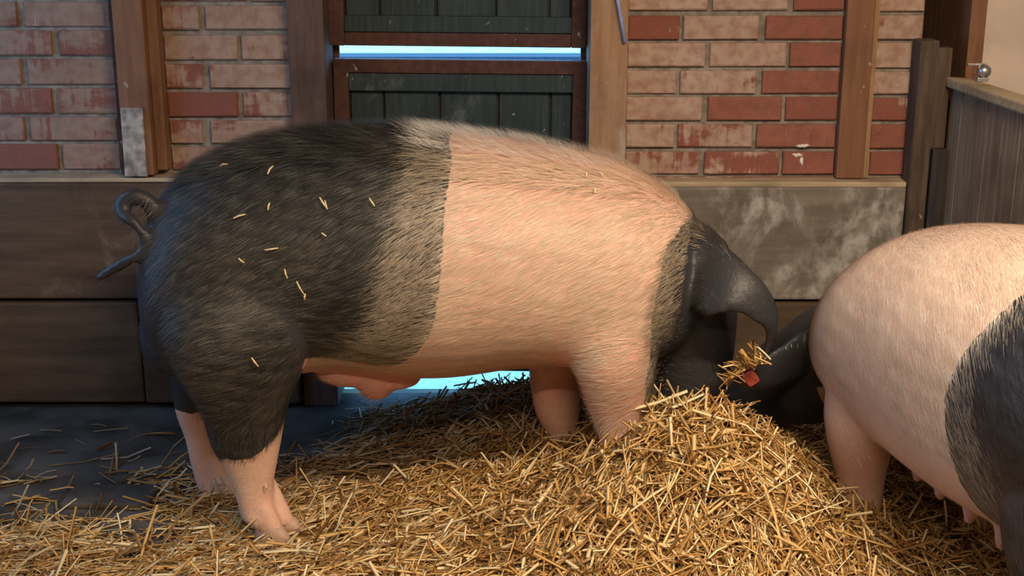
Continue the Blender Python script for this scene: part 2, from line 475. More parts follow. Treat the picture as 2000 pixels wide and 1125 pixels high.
parts.append(('backing', M['dark_board'], DX0 + .01, DX1 - .01, lo_z0 + .01, lo_z1 - .01, 4.0865, 4.094))  # sheet added behind the boards to keep daylight out of the joints
door_leaf('door_1', 'lower leaf of the dark green stable door behind the boar', 0.6, parts, 0.010)
parts = [('stile', M['door_red'], DX0, DX0 + SW, up_z0, up_z1, 4.04, 4.09), ('stile', M['door_red'], DX1 - SW, DX1, up_z0, up_z1, 4.04, 4.09),
         ('rail', M['door_red'], DX0 + SW, DX1 - SW, up_z0, up_z0 + .042, 4.04, 4.09), ('rail', M['door_red'], DX0 + SW, DX1 - SW, up_z1 - .05, up_z1, 4.04, 4.09),
         ('batten', M['door_green'], DX0 + SW, DX1 - SW, up_z0 + .043, up_z0 + .094, 4.046, 4.07)]
for a, b in zip(joints[:-1], joints[1:]):
    parts.append(('board', M['door_green'], a + .004, b - .004, up_z0 + .046, up_z1 - .051, 4.069 + random.uniform(0, .004), 4.086))
parts.append(('backing', M['dark_board'], DX0 + .01, DX1 - .01, up_z0 + .01, up_z1 - .01, 4.0865, 4.094))  # added sheet again, closes the upper joints to daylight
door_leaf('door_2', 'upper leaf of the dark green stable door above the bright slot', 1.58, parts, 0.010)

# right end: recess, post, pale wall
def recess_mesh():
    bm = bmesh.new()
    add_box(bm, (1.15, 4.62, 0), (1.47, 4.72, CEIL)); add_box(bm, (1.15, 4.2, 0), (1.262, 4.62, CEIL)); add_box(bm, (1.40, 4.2, 0), (1.47, 4.62, CEIL)); add_box(bm, (1.262, 4.2, -.1), (1.40, 4.62, 0))
    return bm_mesh('wall_recess', bm)
rec = link('wall_recess', recess_mesh(), M['dark_board'])
tag(rec, 'dark boarded recess in the far right corner', 'wall', kind='structure')
trim('trim_5', 'narrow tan post between dark recess and pale plaster', [
    ('post', M['post_brown'], (1.398, 3.98, 0.0), (1.447, 4.70, CEIL), 0.004)])
wr = link('wall_far_right', box_mesh('wall_far_right', (1.447, 4.0, 0), (2.6, 4.2, CEIL)), M['plaster'])
tag(wr, 'pale pinkish plaster wall behind the pen partition', 'wall', kind='structure')

# barn sides (out of view): left wall with an open doorway, right, rear, ceiling
bm = bmesh.new()
add_box(bm, (-2.5, -1.6, 0), (-2.35, 2.2, CEIL)); add_box(bm, (-2.5, 3.75, 0), (-2.35, 4.25, CEIL)); add_box(bm, (-2.5, 2.2, 2.4), (-2.35, 3.75, CEIL)); add_box(bm, (-2.5, 2.2, 0), (-2.35, 3.75, .75))
tag(link('wall_left', bm_mesh('wall_left', bm), M['inner_wall']), 'barn side wall with an open window to daylight', 'wall', kind='structure')
tag(link('wall_right', box_mesh('wall_right', (2.6, -1.6, 0), (2.75, 4.25, CEIL)), M['inner_wall']), 'barn side wall beyond the partition', 'wall', kind='structure')
tag(link('wall_rear', box_mesh('wall_rear', (-2.5, -1.75, 0), (2.75, -1.6, CEIL)), M['inner_wall']), 'barn wall behind the viewer', 'wall', kind='structure')
tag(link('ceiling', box_mesh('ceiling', (-2.5, -1.75, CEIL), (2.75, 4.75, CEIL + .1)), M['ceiling']), 'boarded barn ceiling', 'ceiling', kind='structure')
tag(link('kerb', box_mesh('kerb', (-12, 15.2, -0.02), (12, 15.7, 0.10)), M['kerb']), 'dark kerb across the yard seen through the door slot', 'kerb', kind='structure')  # low dark box drawing the stripe across the yard
for nm, L in (('right', LAMP_A), ('left', LAMP_FILL)):  # first is the main lamp, second the added fill with its housing
    e = empty('ceiling_lamp', L); tag(e, 'white tube lamp on the ceiling, %s of the two' % nm, 'lamp', 'ceiling tube lamps')
    link('housing', box_mesh('housing', (-.63, -.06, .0), (.63, .06, .078), .008), M['lamp_body'], e)
    bm = bmesh.new(); add_tube(bm, [(-.6, 0, -.025), (.6, 0, -.025)], .014, 12)
    link('tube', bm_mesh('tube', bm, True), M['lamp_tube'], e)
    for s in (-1, 1):
        link('lamp_holder', box_mesh('lamp_holder', (s * .61 - .012, -.018, -.045), (s * .61 + .012, .018, 0.0), .003), M['lamp_body'], e)

# pen partition running from the corner towards the viewer
pen = empty('pen_partition', (1.345, 3.95, 0)); tag(pen, 'weathered vertical-board pen partition with pale cap rail, far right', 'partition')
y = 0.0
PEN_L = 0.95
while y < PEN_L - 0.02:
    w = random.uniform(.095, .125)
    w = min(w, PEN_L - y)
    d = random.uniform(0, .005)
    link('board', box_mesh('board', (d, -y - w + .004, 0.01), (.03 + d, -y - .001, 1.045), 0.004, .001), M['pen_board'], pen)
    y += w
link('cap_rail', box_mesh('cap_rail', (-.022, -PEN_L - .01, 1.046), (.055, 0.0, 1.075), .006, .002), M['ledge'], pen)
bm = bmesh.new(); add_ball(bm, (-.004, -0.66, 0.985), (.009, .013, .013), 12)
link('bolt_head', bm_mesh('bolt_head', bm, True), M['steel'], pen)
link('end_post', box_mesh('end_post', (-.02, -PEN_L - .09, 0), (.06, -PEN_L - .012, 1.07), .006), M['pen_post'], pen)
post = empty('corner_post', (1.29, 3.93, 0)); tag(post, 'dark grimy corner post with channel, beside the narrow brick strip', 'post')
link('post', box_mesh('post', (-.060, -.02, 0), (.000, .065, 1.19), .008, .002), M['pen_post'], post)
link('channel', box_mesh('channel', (.001, .005, 0), (.050, .065, 1.165), .005, .002), M['pen_post'], post)
link('block', box_mesh('block', (.004, -.03, .40), (.046, .004, .86), .004, .002), M['dark_board'], post)
kn = empty('gate_latch', (1.40, 3.83, 1.075)); tag(kn, 'small shiny ball latch on top of the cap rail', 'latch')
bm = bmesh.new(); add_ball(bm, (0, 0, .030), (.021, .021, .021), 16); link('knob', bm_mesh('knob', bm, True), M['steel'], kn)
link('bracket', box_mesh('bracket', (-.02, -.012, 0.0), (.012, .012, .012), .002), M['steel'], kn)
bm = bmesh.new(); add_tube(bm, [(0, 0, .005), (0, 0, .02)], .009, 10); link('stem', bm_mesh('stem', bm, True), M['steel'], kn)
link('strap', box_mesh('strap', (-.045, .01, .046), (.012, .022, .052), .001), M['steel'], kn)

# blue-grey hook rod hanging on the tan door post
rod = empty('hook_rod', (0.32, 3.93, 1.30)); tag(rod, 'blue-grey metal rod hanging against the tan door post', 'rod')
pa = at(1207, 0, 3.93); pb = at(1221, 82, 3.93); dirv = (pa - pb).normalized()
bm = bmesh.new(); add_tube(bm, [pb - rod.location, pa - rod.location, pa + dirv * .22 - rod.location], .0062, 10)
link('shaft', bm_mesh('shaft', bm, True), M['blue_rod'], rod)
top = pa + dirv * .22 - rod.location
bm = bmesh.new()
add_tube(bm, [top + Vector((0.02 * math.sin(t), 0, 0.02 - 0.02 * math.cos(t))) for t in np.linspace(0, 5.6, 14)], .0055, 8)
link('eye', bm_mesh('eye', bm, True), M['blue_rod'], rod)
bm = bmesh.new(); add_tube(bm, [top + Vector((0, 0.02, .03)), top + Vector((0, -.012, .03))], .005, 8)
link('nail', bm_mesh('nail', bm, True), M['steel'], rod)

# ------------------------------------------------------------------ pigs
def remesh(bm, voxel=0.008, smooth=6):
    me = bpy.data.meshes.new('tmp'); bmesh.ops.recalc_face_normals(bm, faces=bm.faces); bm.to_mesh(me); bm.free()
    o = bpy.data.objects.new('tmp', me); col.objects.link(o)
    r = o.modifiers.new('r', 'REMESH'); r.mode = 'VOXEL'; r.voxel_size = voxel; r.use_smooth_shade = True
    s = o.modifiers.new('s', 'SMOOTH'); s.iterations = smooth; s.factor = 0.5
    dg = bpy.context.evaluated_depsgraph_get()
    out = bpy.data.meshes.new_from_object(o.evaluated_get(dg))
    bpy.data.objects.remove(o); bpy.data.meshes.remove(me)
    out.polygons.foreach_set('use_smooth', [True] * len(out.polygons))
    return out
def coords(me):
    a = np.empty(len(me.vertices) * 3, np.float32); me.vertices.foreach_get('co', a); return a.reshape(-1, 3)
def set_attr(me, name, arr):
    at_ = me.attributes.new(name, 'FLOAT', 'POINT'); at_.data.foreach_set('value', np.asarray(arr, np.float32))
def sstep(v, lo, hi):
    t = np.clip((v - lo) / (hi - lo), 0, 1); return t * t * (3 - 2 * t)
def wob(P, f, seed):
    r = np.random.default_rng(seed); out = np.zeros(len(P))
    for i in range(5):
        k = r.normal(size=3); k *= f * (0.7 + 0.35 * i) / np.linalg.norm(k)
        out += np.sin(P @ k + r.uniform(0, 6.28)) / (1 + .4 * i)
    return out / 2.2

def grow_hair(name, me, count, flow, style, parent):
    """coarse bristles as thin curved ribbons rooted on the mesh"""
    me.calc_loop_triangles()
    nt_ = len(me.loop_triangles)
    tri = np.empty(nt_ * 3, np.int32); me.loop_triangles.foreach_get('vertices', tri); tri = tri.reshape(-1, 3)
    co = coords(me).astype(np.float64)
    no = np.empty(len(me.vertices) * 3, np.float32); me.vertices.foreach_get('normal', no); no = no.reshape(-1, 3).astype(np.float64)
    A, B, C = co[tri[:, 0]], co[tri[:, 1]], co[tri[:, 2]]
    area = np.linalg.norm(np.cross(B - A, C - A), axis=1)
    idx = rng.choice(nt_, count, p=area / area.sum())
    u, v = rng.random(count), rng.random(count); f = u + v > 1; u[f], v[f] = 1 - u[f], 1 - v[f]
    w = 1 - u - v
    t = tri[idx]
    P = co[t[:, 0]] * w[:, None] + co[t[:, 1]] * u[:, None] + co[t[:, 2]] * v[:, None]
    N = no[t[:, 0]] * w[:, None] + no[t[:, 1]] * u[:, None] + no[t[:, 2]] * v[:, None]
    N /= np.linalg.norm(N, axis=1)[:, None]
    D = flow(P)
    D = D + 0.22 * np.stack([wob(P, 38, 1), wob(P, 38, 2), wob(P, 38, 3)], 1) + rng.normal(0, .10, (count, 3))
    D -= N * np.sum(D * N, 1)[:, None]
    D /= np.linalg.norm(D, axis=1)[:, None] + 1e-6
    L, W, lift, tint, keep = style(P, N)
    P, N, D, L, W, lift, tint = P[keep], N[keep], D[keep], L[keep], W[keep], lift[keep], tint[keep]
    n = len(P)
    S = np.cross(D, N); S /= np.linalg.norm(S, axis=1)[:, None] + 1e-6
    d0 = D + N * lift[:, None]; d0 /= np.linalg.norm(d0, axis=1)[:, None]
    d1 = D + N * (lift * .25)[:, None]; d1 /= np.linalg.norm(d1, axis=1)[:, None]
    b = P - N * .001
    mid = b + d0 * (L * .5)[:, None]; tip = mid + d1 * (L * .5)[:, None]
    ws = S * (W * .5)[:, None]
    V = np.stack([b - ws, b + ws, mid - ws * .8, mid + ws * .8, tip], 1).reshape(-1, 3)
    base = np.arange(n)[:, None] * 5
    T = np.concatenate([base + np.array([0, 1, 3]), base + np.array([0, 3, 2]), base + np.array([2, 3, 4])], 1).reshape(-1)
    m = bpy.data.meshes.new(name)
    m.vertices.add(n * 5); m.vertices.foreach_set('co', V.astype(np.float32).ravel())
    m.loops.add(len(T)); m.loops.foreach_set('vertex_index', T.astype(np.int32))
    m.polygons.add(len(T) // 3); m.polygons.foreach_set('loop_start', np.arange(0, len(T), 3, dtype=np.int32))
    m.update()
    ca = m.color_attributes.new('tint', 'FLOAT_COLOR', 'POINT')
    cc = np.ones((n, 5, 4), np.float32); cc[:, :, :3] = tint[:, None, :]
    ca.data.foreach_set('color', cc.ravel())
    o = link(name, m, M['hair'], parent); o['kind'] = 'stuff'
    return o

def add_toes(bm_b, p, fwd, size=1.0):
    fwd = Vector(fwd).normalized(); side = Vector((-fwd.y, fwd.x, 0))
    for s in (-1, 1):
        c = p + side * (s * .021 * size)
        add_loft(bm_b, [(c + fwd * fx * size + Vector((0, 0, h * size)), fwd * rx * size, side * ry * size) for h, fx, rx, ry in
                        ((.125, -.030, .026, .022), (.095, -.018, .030, .023), (.065, -.004, .033, .022), (.040, .006, .035, .020), (.028, .008, .033, .018))], 16)
        add_ball(bm_b, c - fwd * .048 * size + side * (s * .008) + Vector((0, 0, .075 * size)), (.013, .013, .020), 10)
def hoof_pair(bm_h, p, fwd, size=1.0):
    """two cloven toes at ground point p"""
    fwd = Vector(fwd).normalized(); side = Vector((-fwd.y, fwd.x, 0))
    for s in (-1, 1):
        c = p + side * (s * .024 * size)
        rings = []
        for h, fx, rx, ry in ((.0, .014, .046, .0195), (.010, .014, .046, .0195), (.030, .010, .038, .0195), (.046, .006, .030, .016)):
            rings.append((c + fwd * fx * size + Vector((0, 0, h * size)), fwd * rx * size, side * ry * size))
        add_loft(bm_h, rings, 16)

# ---- the boar, side-on, facing right; built in place around the plane y = BY
BY = 3.15
FEET = ((532, 1046, 2.985), (432, 968, 3.30), (1218, 1046, 2.985), (1112, 960, 3.30))
def boar_body():
    bm = bmesh.new()
    st = [(289, 512, 606, .05), (293, 482, 640, .10), (302, 445, 675, .15), (320, 397, 705, .195), (355, 350, 730, .232), (410, 310, 740, .258), (478, 279, 742, .272),
          (560, 256, 722, .268), (660, 248, 712, .272), (770, 246, 722, .300), (880, 257, 722, .308), (1000, 273, 706, .303), (1100, 291, 702, .296), (1190, 312, 697, .284),
          (1250, 338, 692, .262), (1298, 370, 686, .23), (1336, 402, 675, .19), (1360, 430, 650, .15), (1374, 470, 620, .10)]
    rings = []
    for x, t, b, hw in spline(st, 4):
        a = at(x, t, BY); c = at(x, b, BY); xw = (a.x + c.x) / 2
        rings.append(((xw, BY, (a.z + c.z) / 2), (0, hw, 0), (0, 0, (a.z - c.z) / 2)))
    add_loft(bm, rings, 40, 2.15)
    def limb(rows, Y, hy, cap=None):
        rr = []
        Ys = Y if hasattr(Y, '__len__') else [Y] * len(rows)
        for r in spline([(a, b, c, h, yy) for (a, b, c), h, yy in zip(rows, hy, Ys)], 3):
            x0, x1, py, h, yy = r
            p0, p1 = at(x0, py, yy), at(x1, py, yy)
            rr.append(((p0 + p1) / 2, (p1 - p0) / 2, (0, h, 0)))
        add_loft(bm, rr, 24, 2.1)
    # near hind leg, far hind leg
    limb([(370, 540, 420), (340, 580, 490), (318, 610, 565), (318, 615, 640), (345, 597, 705), (382, 572, 765), (402, 557, 815), (412, 549, 862), (432, 542, 900), (454, 534, 945), (466, 536, 982), (472, 546, 1004), (482, 552, 1014)],
         (3.08, 3.04, 3.0, 2.98, 2.97, 2.97, 2.978, 2.985, 2.985, 2.985, 2.985, 2.985, 2.985), (.10, .13, .14, .145, .135, .11, .092, .074, .058, .048, .047, .05, .046))
    limb([(330, 520, 560), (330, 500, 650), (338, 450, 735), (341, 436, 775), (348, 432, 810), (362, 434, 850), (372, 442, 895), (382, 452, 935), (394, 460, 962)],
         3.30, (.12, .13, .105, .085, .07, .055, .047, .046, .045))
    for px, py, Yh in FEET:
        pnt = at(px, py, Yh); pnt.z = .004; add_toes(bm, pnt, (1, -.42, 0), 1.22)
    # near fore leg, far fore leg
    limb([(1140, 1270, 480), (1118, 1290, 560), (1108, 1290, 640), (1112, 1284, 700), (1130, 1276, 750), (1150, 1262, 800), (1168, 1240, 850), (1176, 1232, 900), (1180, 1234, 960), (1178, 1240, 1012), (1180, 1250, 1038)],
         (3.06, 3.015, 2.99, 2.98, 2.975, 2.975, 2.975, 2.98, 2.98, 2.98, 2.98), (.08, .11, .125, .118, .095, .075, .058, .048, .046, .05, .046))
    limb([(1030, 1200, 640), (1032, 1150, 700), (1036, 1136, 750), (1044, 1132, 800), (1066, 1128, 850), (1072, 1126, 890), (1074, 1130, 930), (1078, 1140, 955)],
         3.30, (.11, .10, .085, .072, .056, .047, .047, .045))
    # scrotum and sheath
    for yy in (3.095, 3.205):
        c = at(327, 655, yy); add_ball(bm, c, (.070, .068, .105), 20)
    c = at(735, 738, 3.10); add_ball(bm, c, (.055, .05, .058), 18)
    c = at(695, 728, 3.11); add_ball(bm, c, (.105, .055, .036), 18)
    c = at(770, 738, 3.11); add_ball(bm, c, (.07, .05, .028), 18)
    # head, lowered into the straw
    hd = [(1296, 550, 3.15, .17, .19), (1326, 590, 3.15, .165, .165), (1346, 640, 3.14, .145, .125), (1350, 690, 3.13, .125, .108), (1346, 735, 3.12, .108, .10), (1338, 778, 3.11, .088, .086), (1330, 815, 3.10, .074, .074), (1327, 835, 3.10, .070, .070)]
    pts = [(at(x, y, Y), hy, hx) for x, y, Y, hy, hx in hd]
    rings = []
    for i, (pnt, hy, hx) in enumerate(pts):
        tg = (pts[min(i + 1, len(pts) - 1)][0] - pts[max(i - 1, 0)][0]).normalized()
        side = Vector((0, 1, 0)) - tg * tg.y; side.normalize()
        rings.append((pnt, side * hy, tg.cross(side) * hx))
    add_loft(bm, rings, 28, 2.1)
    c = at(1362, 505, 3.10); add_ball(bm, c, (.075, .15, .085), 20)
    # lop ears: flat curved flaps
    def ear(sp, sgn):
        # sp: (px,py,Y, half-width vector px dx,dy,dY, thickness)
        rr = []
        for x, y, Y, dx, dy, dY, th in spline(sp, 5):
            c = at(x, y, Y); e = at(x + dx, y + dy, Y + dY)
            rr.append((c, e - c, th))
        out = []
        for i, (c, a, th) in enumerate(rr):
            tg = (rr[min(i + 1, len(rr) - 1)][0] - rr[max(i - 1, 0)][0]).normalized()
            nrm = tg.cross(a).normalized()
            out.append((c, a, nrm * th))
        add_loft(bm, out, 20)
    ear([(1362, 528, 3.00, 2, -82, .06, .034), (1398, 546, 2.94, 16, -72, .05, .024), (1440, 564, 2.90, 22, -46, .03, .017), (1474, 586, 2.89, 23, -30, .02, .014),
         (1497, 616, 2.895, 22, -14, .02, .012), (1506, 646, 2.905, 12, 0, .01, .011), (1501, 675, 2.92, 8, 3, .0, .010), (1493, 698, 2.925, 3, 2, .0, .007)], 1)
    ear([(1372, 530, 3.31, 6, -82, -.06, .030), (1392, 560, 3.36, 10, -64, -.05, .022), (1404, 600, 3.40, 14, -40, -.04, .017), (1406, 640, 3.41, 22, -14, -.03, .014),
         (1402, 675, 3.40, 18, -4, -.02, .012), (1398, 705, 3.39, 10, 2, -.01, .011), (1396, 722, 3.38, 4, 2, .0, .008)], -1)
    # curled tail
    tl = [(335, 505, 3.10, .032), (312, 472, 3.05, .026), (306, 430, 3.01, .0225), (293, 396, 3.0, .021), (264, 383, 3.0, .020), (241, 396, 3.0, .0185), (243, 420, 2.985, .0165), (264, 434, 2.965, .015),
          (283, 462, 2.96, .0145), (276, 494, 2.965, .0135), (248, 510, 2.97, .013), (218, 527, 2.98, .0125), (190, 545, 2.99, .009)]
    q = spline(tl, 5)
    add_tube(bm, [at(a, b, c) for a, b, c, d in q], [d * 1.06 for a, b, c, d in q], 12)
    return remesh(bm, 0.0075, 5)

def soften(me, weight, its=40):
    V = coords(me).astype(np.float64); w = weight(V)[:, None]
    e = np.empty(len(me.edges) * 2, np.int32); me.edges.foreach_get('vertices', e); e = e.reshape(-1, 2)
    deg = np.bincount(e.ravel(), minlength=len(V))[:, None]
    for _ in range(its):
        acc = np.stack([np.bincount(e[:, 0], V[e[:, 1], k], len(V)) + np.bincount(e[:, 1], V[e[:, 0], k], len(V)) for k in range(3)], 1)
        V += (acc / np.maximum(deg, 1) - V) * w * .6
    me.vertices.foreach_set('co', V.astype(np.float32).ravel()); me.update()
boar_me = boar_body()
def joint_w(V):
    X, Y, Z = V.T
    side = sstep(np.abs(Y - BY), .12, .2)
    hip = sstep(X, -.92, -.80) * sstep(X, -.28, -.45) * sstep(Z, .56, .72)
    sho = sstep(X, .02, .12) * sstep(X, .42, .34) * sstep(Z, .44, .60)
    return side * np.clip(hip + sho, 0, 1)
soften(boar_me, joint_w, 90)
boar = empty('boar', (at(760, 740, BY).x, BY, 0))
tag(boar, 'large saddleback boar standing side-on with black rump and pink shoulders', 'pig')
body = link('body', boar_me, M['boar_skin'], boar); body.matrix_parent_inverse = Matrix.Translation(-boar.location)
bvh = BVHTree.FromPolygons([v.co for v in boar_me.vertices], [tuple(p.vertices) for p in boar_me.polygons])
def hit(px, py, fb=2.95):
    d = ray(px, py).normalized()
    h = bvh.ray_cast(CAM, d)
    if h[0] is None: return at(px, py, fb), Vector((0, -1, 0))
    return h[0], h[1]
def curve_z(pts, fb=2.9):      # x as a function of z
    q = sorted(((hit(x, y, fb)[0].z, hit(x, y, fb)[0].x) for x, y in pts))
    return np.array([a for a, b in q]), np.array([b for a, b in q])
rz, rx = curve_z([(879, 275), (883, 320), (869, 400), (866, 480), (858, 560), (850, 620), (838, 660), (812, 692), (782, 712)])
nz, nx = curve_z([(1352, 415), (1332, 440), (1303, 480), (1292, 520), (1286, 560), (1276, 600), (1270, 650), (1268, 700), (1262, 735)])
hz, hx = curve_z([(815, 265), (800, 330), (778, 420), (752, 500), (742, 560), (728, 620), (690, 680), (660, 702)])
gz, gx = curve_z([(1375, 440), (1345, 520), (1340, 580), (1325, 640), (1302, 700), (1285, 735)])
lowp = [(260, 690, 3.28), (334, 795, 3.28), (426, 800, 3.28), (432, 893, 2.95), (498, 887, 2.95), (542, 850, 2.95), (566, 790, 2.97), (590, 722, 2.97), (600, 694, 2.98), (640, 703, 2.93), (690, 714, 2.93), (740, 719, 2.93), (790, 712, 2.93), (830, 700, 2.9)]
lw = [at(*p) for p in lowp]; lx = np.array([p.x for p in lw]); lz = np.array([p.z for p in lw])
V = coords(boar_me).astype(np.float64)
X, Y, Z = V.T
s_rear = np.minimum(np.interp(Z, rz, rx) - X, (Z - np.interp(X, lx, lz)) * 0.8)
far = Y > 3.17
zl_far = at(390, 792, 3.28).z
s_far = np.where(X < at(470, 700, 3.28).x, Z - zl_far, s_rear)
s_rear = np.where(far & (Z < .40), np.minimum(s_rear + 9 * (X < at(470, 700, 3.28).x), s_far), s_rear)
s_head = X - np.interp(Z, nz, nx)
set_attr(boar_me, 'skin_s', np.maximum(s_rear, s_head))
blush = np.clip(sstep(Z, .62, .42) * .75, 0, 1) * sstep(X, .5, .2) * sstep(X, -.58, -.45) * sstep(Z, .24, .36)
blush = np.maximum(blush, sstep(Z, .47, .40) * .9 * sstep(X, .15, .0) * sstep(X, -.58, -.48) * sstep(Z, .26, .33))
set_attr(boar_me, 'blush', blush)

def boar_flow(P):
    X, Y, Z = P.T
    f = np.stack([-np.ones(len(P)), np.zeros(len(P)), -0.62 * sstep(Z, .5, .85) - .06 - .5 * sstep(X, -.65, -.85)], 1)
    head = sstep(X, .42, .5)
    f = f * (1 - head)[:, None] + np.array([-.2, 0, 1.0]) * head[:, None] * .8
    leg = sstep(Z, .42, .30)
    f = f * (1 - leg)[:, None] + np.array([-.15, 0, -1.0]) * leg[:, None]
    return f
def boar_style(P, N):
    X, Y, Z = P.T; n = len(P)
    jit = rng.normal(0, .02, n)
    white = (X + jit > np.interp(Z, hz, hx)) & (X + jit < np.interp(Z, gz, gx))
    low = np.minimum(Z - np.interp(X, lx, lz), 1)
    white |= (low < -.0) & (X < .4)
    L = np.where(white, rng.uniform(.025, .05, n), rng.uniform(.03, .06, n))
    W = np.full(n, .0008)
    lift = rng.uniform(.06, .18, n)
    ridge = (N[:, 2] > .75) & (Z > .75)
    lift = np.where(ridge, rng.uniform(.25, .7, n), lift)
    L = np.where(ridge, L * 1.15, L)
    crest = white & (N[:, 2] > .92) & (Z > .78) & (X < .36)
    lift = np.where(crest, rng.uniform(.5, 1.3, n), lift); L = np.where(crest, rng.uniform(.03, .06, n), L)
    sh = np.clip(.5 + .5 * (.6 * wob(P * np.array([.35, 1, 1.0]), 260, 9) + .35 * wob(P, 22, 19)) + rng.normal(0, .25, n), 0, 1)
    dk = np.array([.018, .017, .015]) * (1 - sh)[:, None] + np.array([.15, .138, .115]) * (sh ** 2)[:, None]
    wh = np.array([.52, .40, .29]) * (1 - sh)[:, None] + np.array([.74, .63, .50]) * sh[:, None]
    onblack = (X < np.interp(Z, rz, rx)) | (X > np.interp(Z, nz, nx))
    wh = np.where((onblack & white & (low > 0))[:, None], wh * np.array([.58, .58, .56]), wh)
    wh = np.where(crest[:, None], np.array([.80, .74, .68]), wh)
    tint = np.where(white[:, None], wh, dk)
    # bare zones: the head, rump skin, belly
    keep = np.ones(n, bool)
    r = rng.random(n)
    keep &= ~((X > np.interp(Z, gz, gx)) & (r < .80))
    keep &= ~((X < -.86) & (r < .93))
    keep &= ~((X < -.80) & (r < .75))
    keep &= ~((Z < .46) & (X > -.62) & (X < .2) & (low < 0) & (r < .8))
    pinkz = white & ~onblack
    keep &= ~(pinkz & (r < .35))
    L = np.where(X > np.interp(Z, gz, gx), L * .45, L)
    L = np.where(Z < .33, L * .5, L)
    return L, W, lift, tint, keep
grow_hair('bristles', boar_me, 260000, boar_flow, boar_style, boar).matrix_parent_inverse = Matrix.Translation(-boar.location)
for px, py, Yh in FEET:
    pnt = at(px, py, Yh); pnt.z = 0.004
    bmh = bmesh.new(); hoof_pair(bmh, pnt + Vector((.006, 0, 0)), (1, -.42, 0), 1.22)
    link('hoof', bm_mesh('hoof', bmh, True), M['horn'], boar).matrix_parent_inverse = Matrix.Translation(-boar.location)

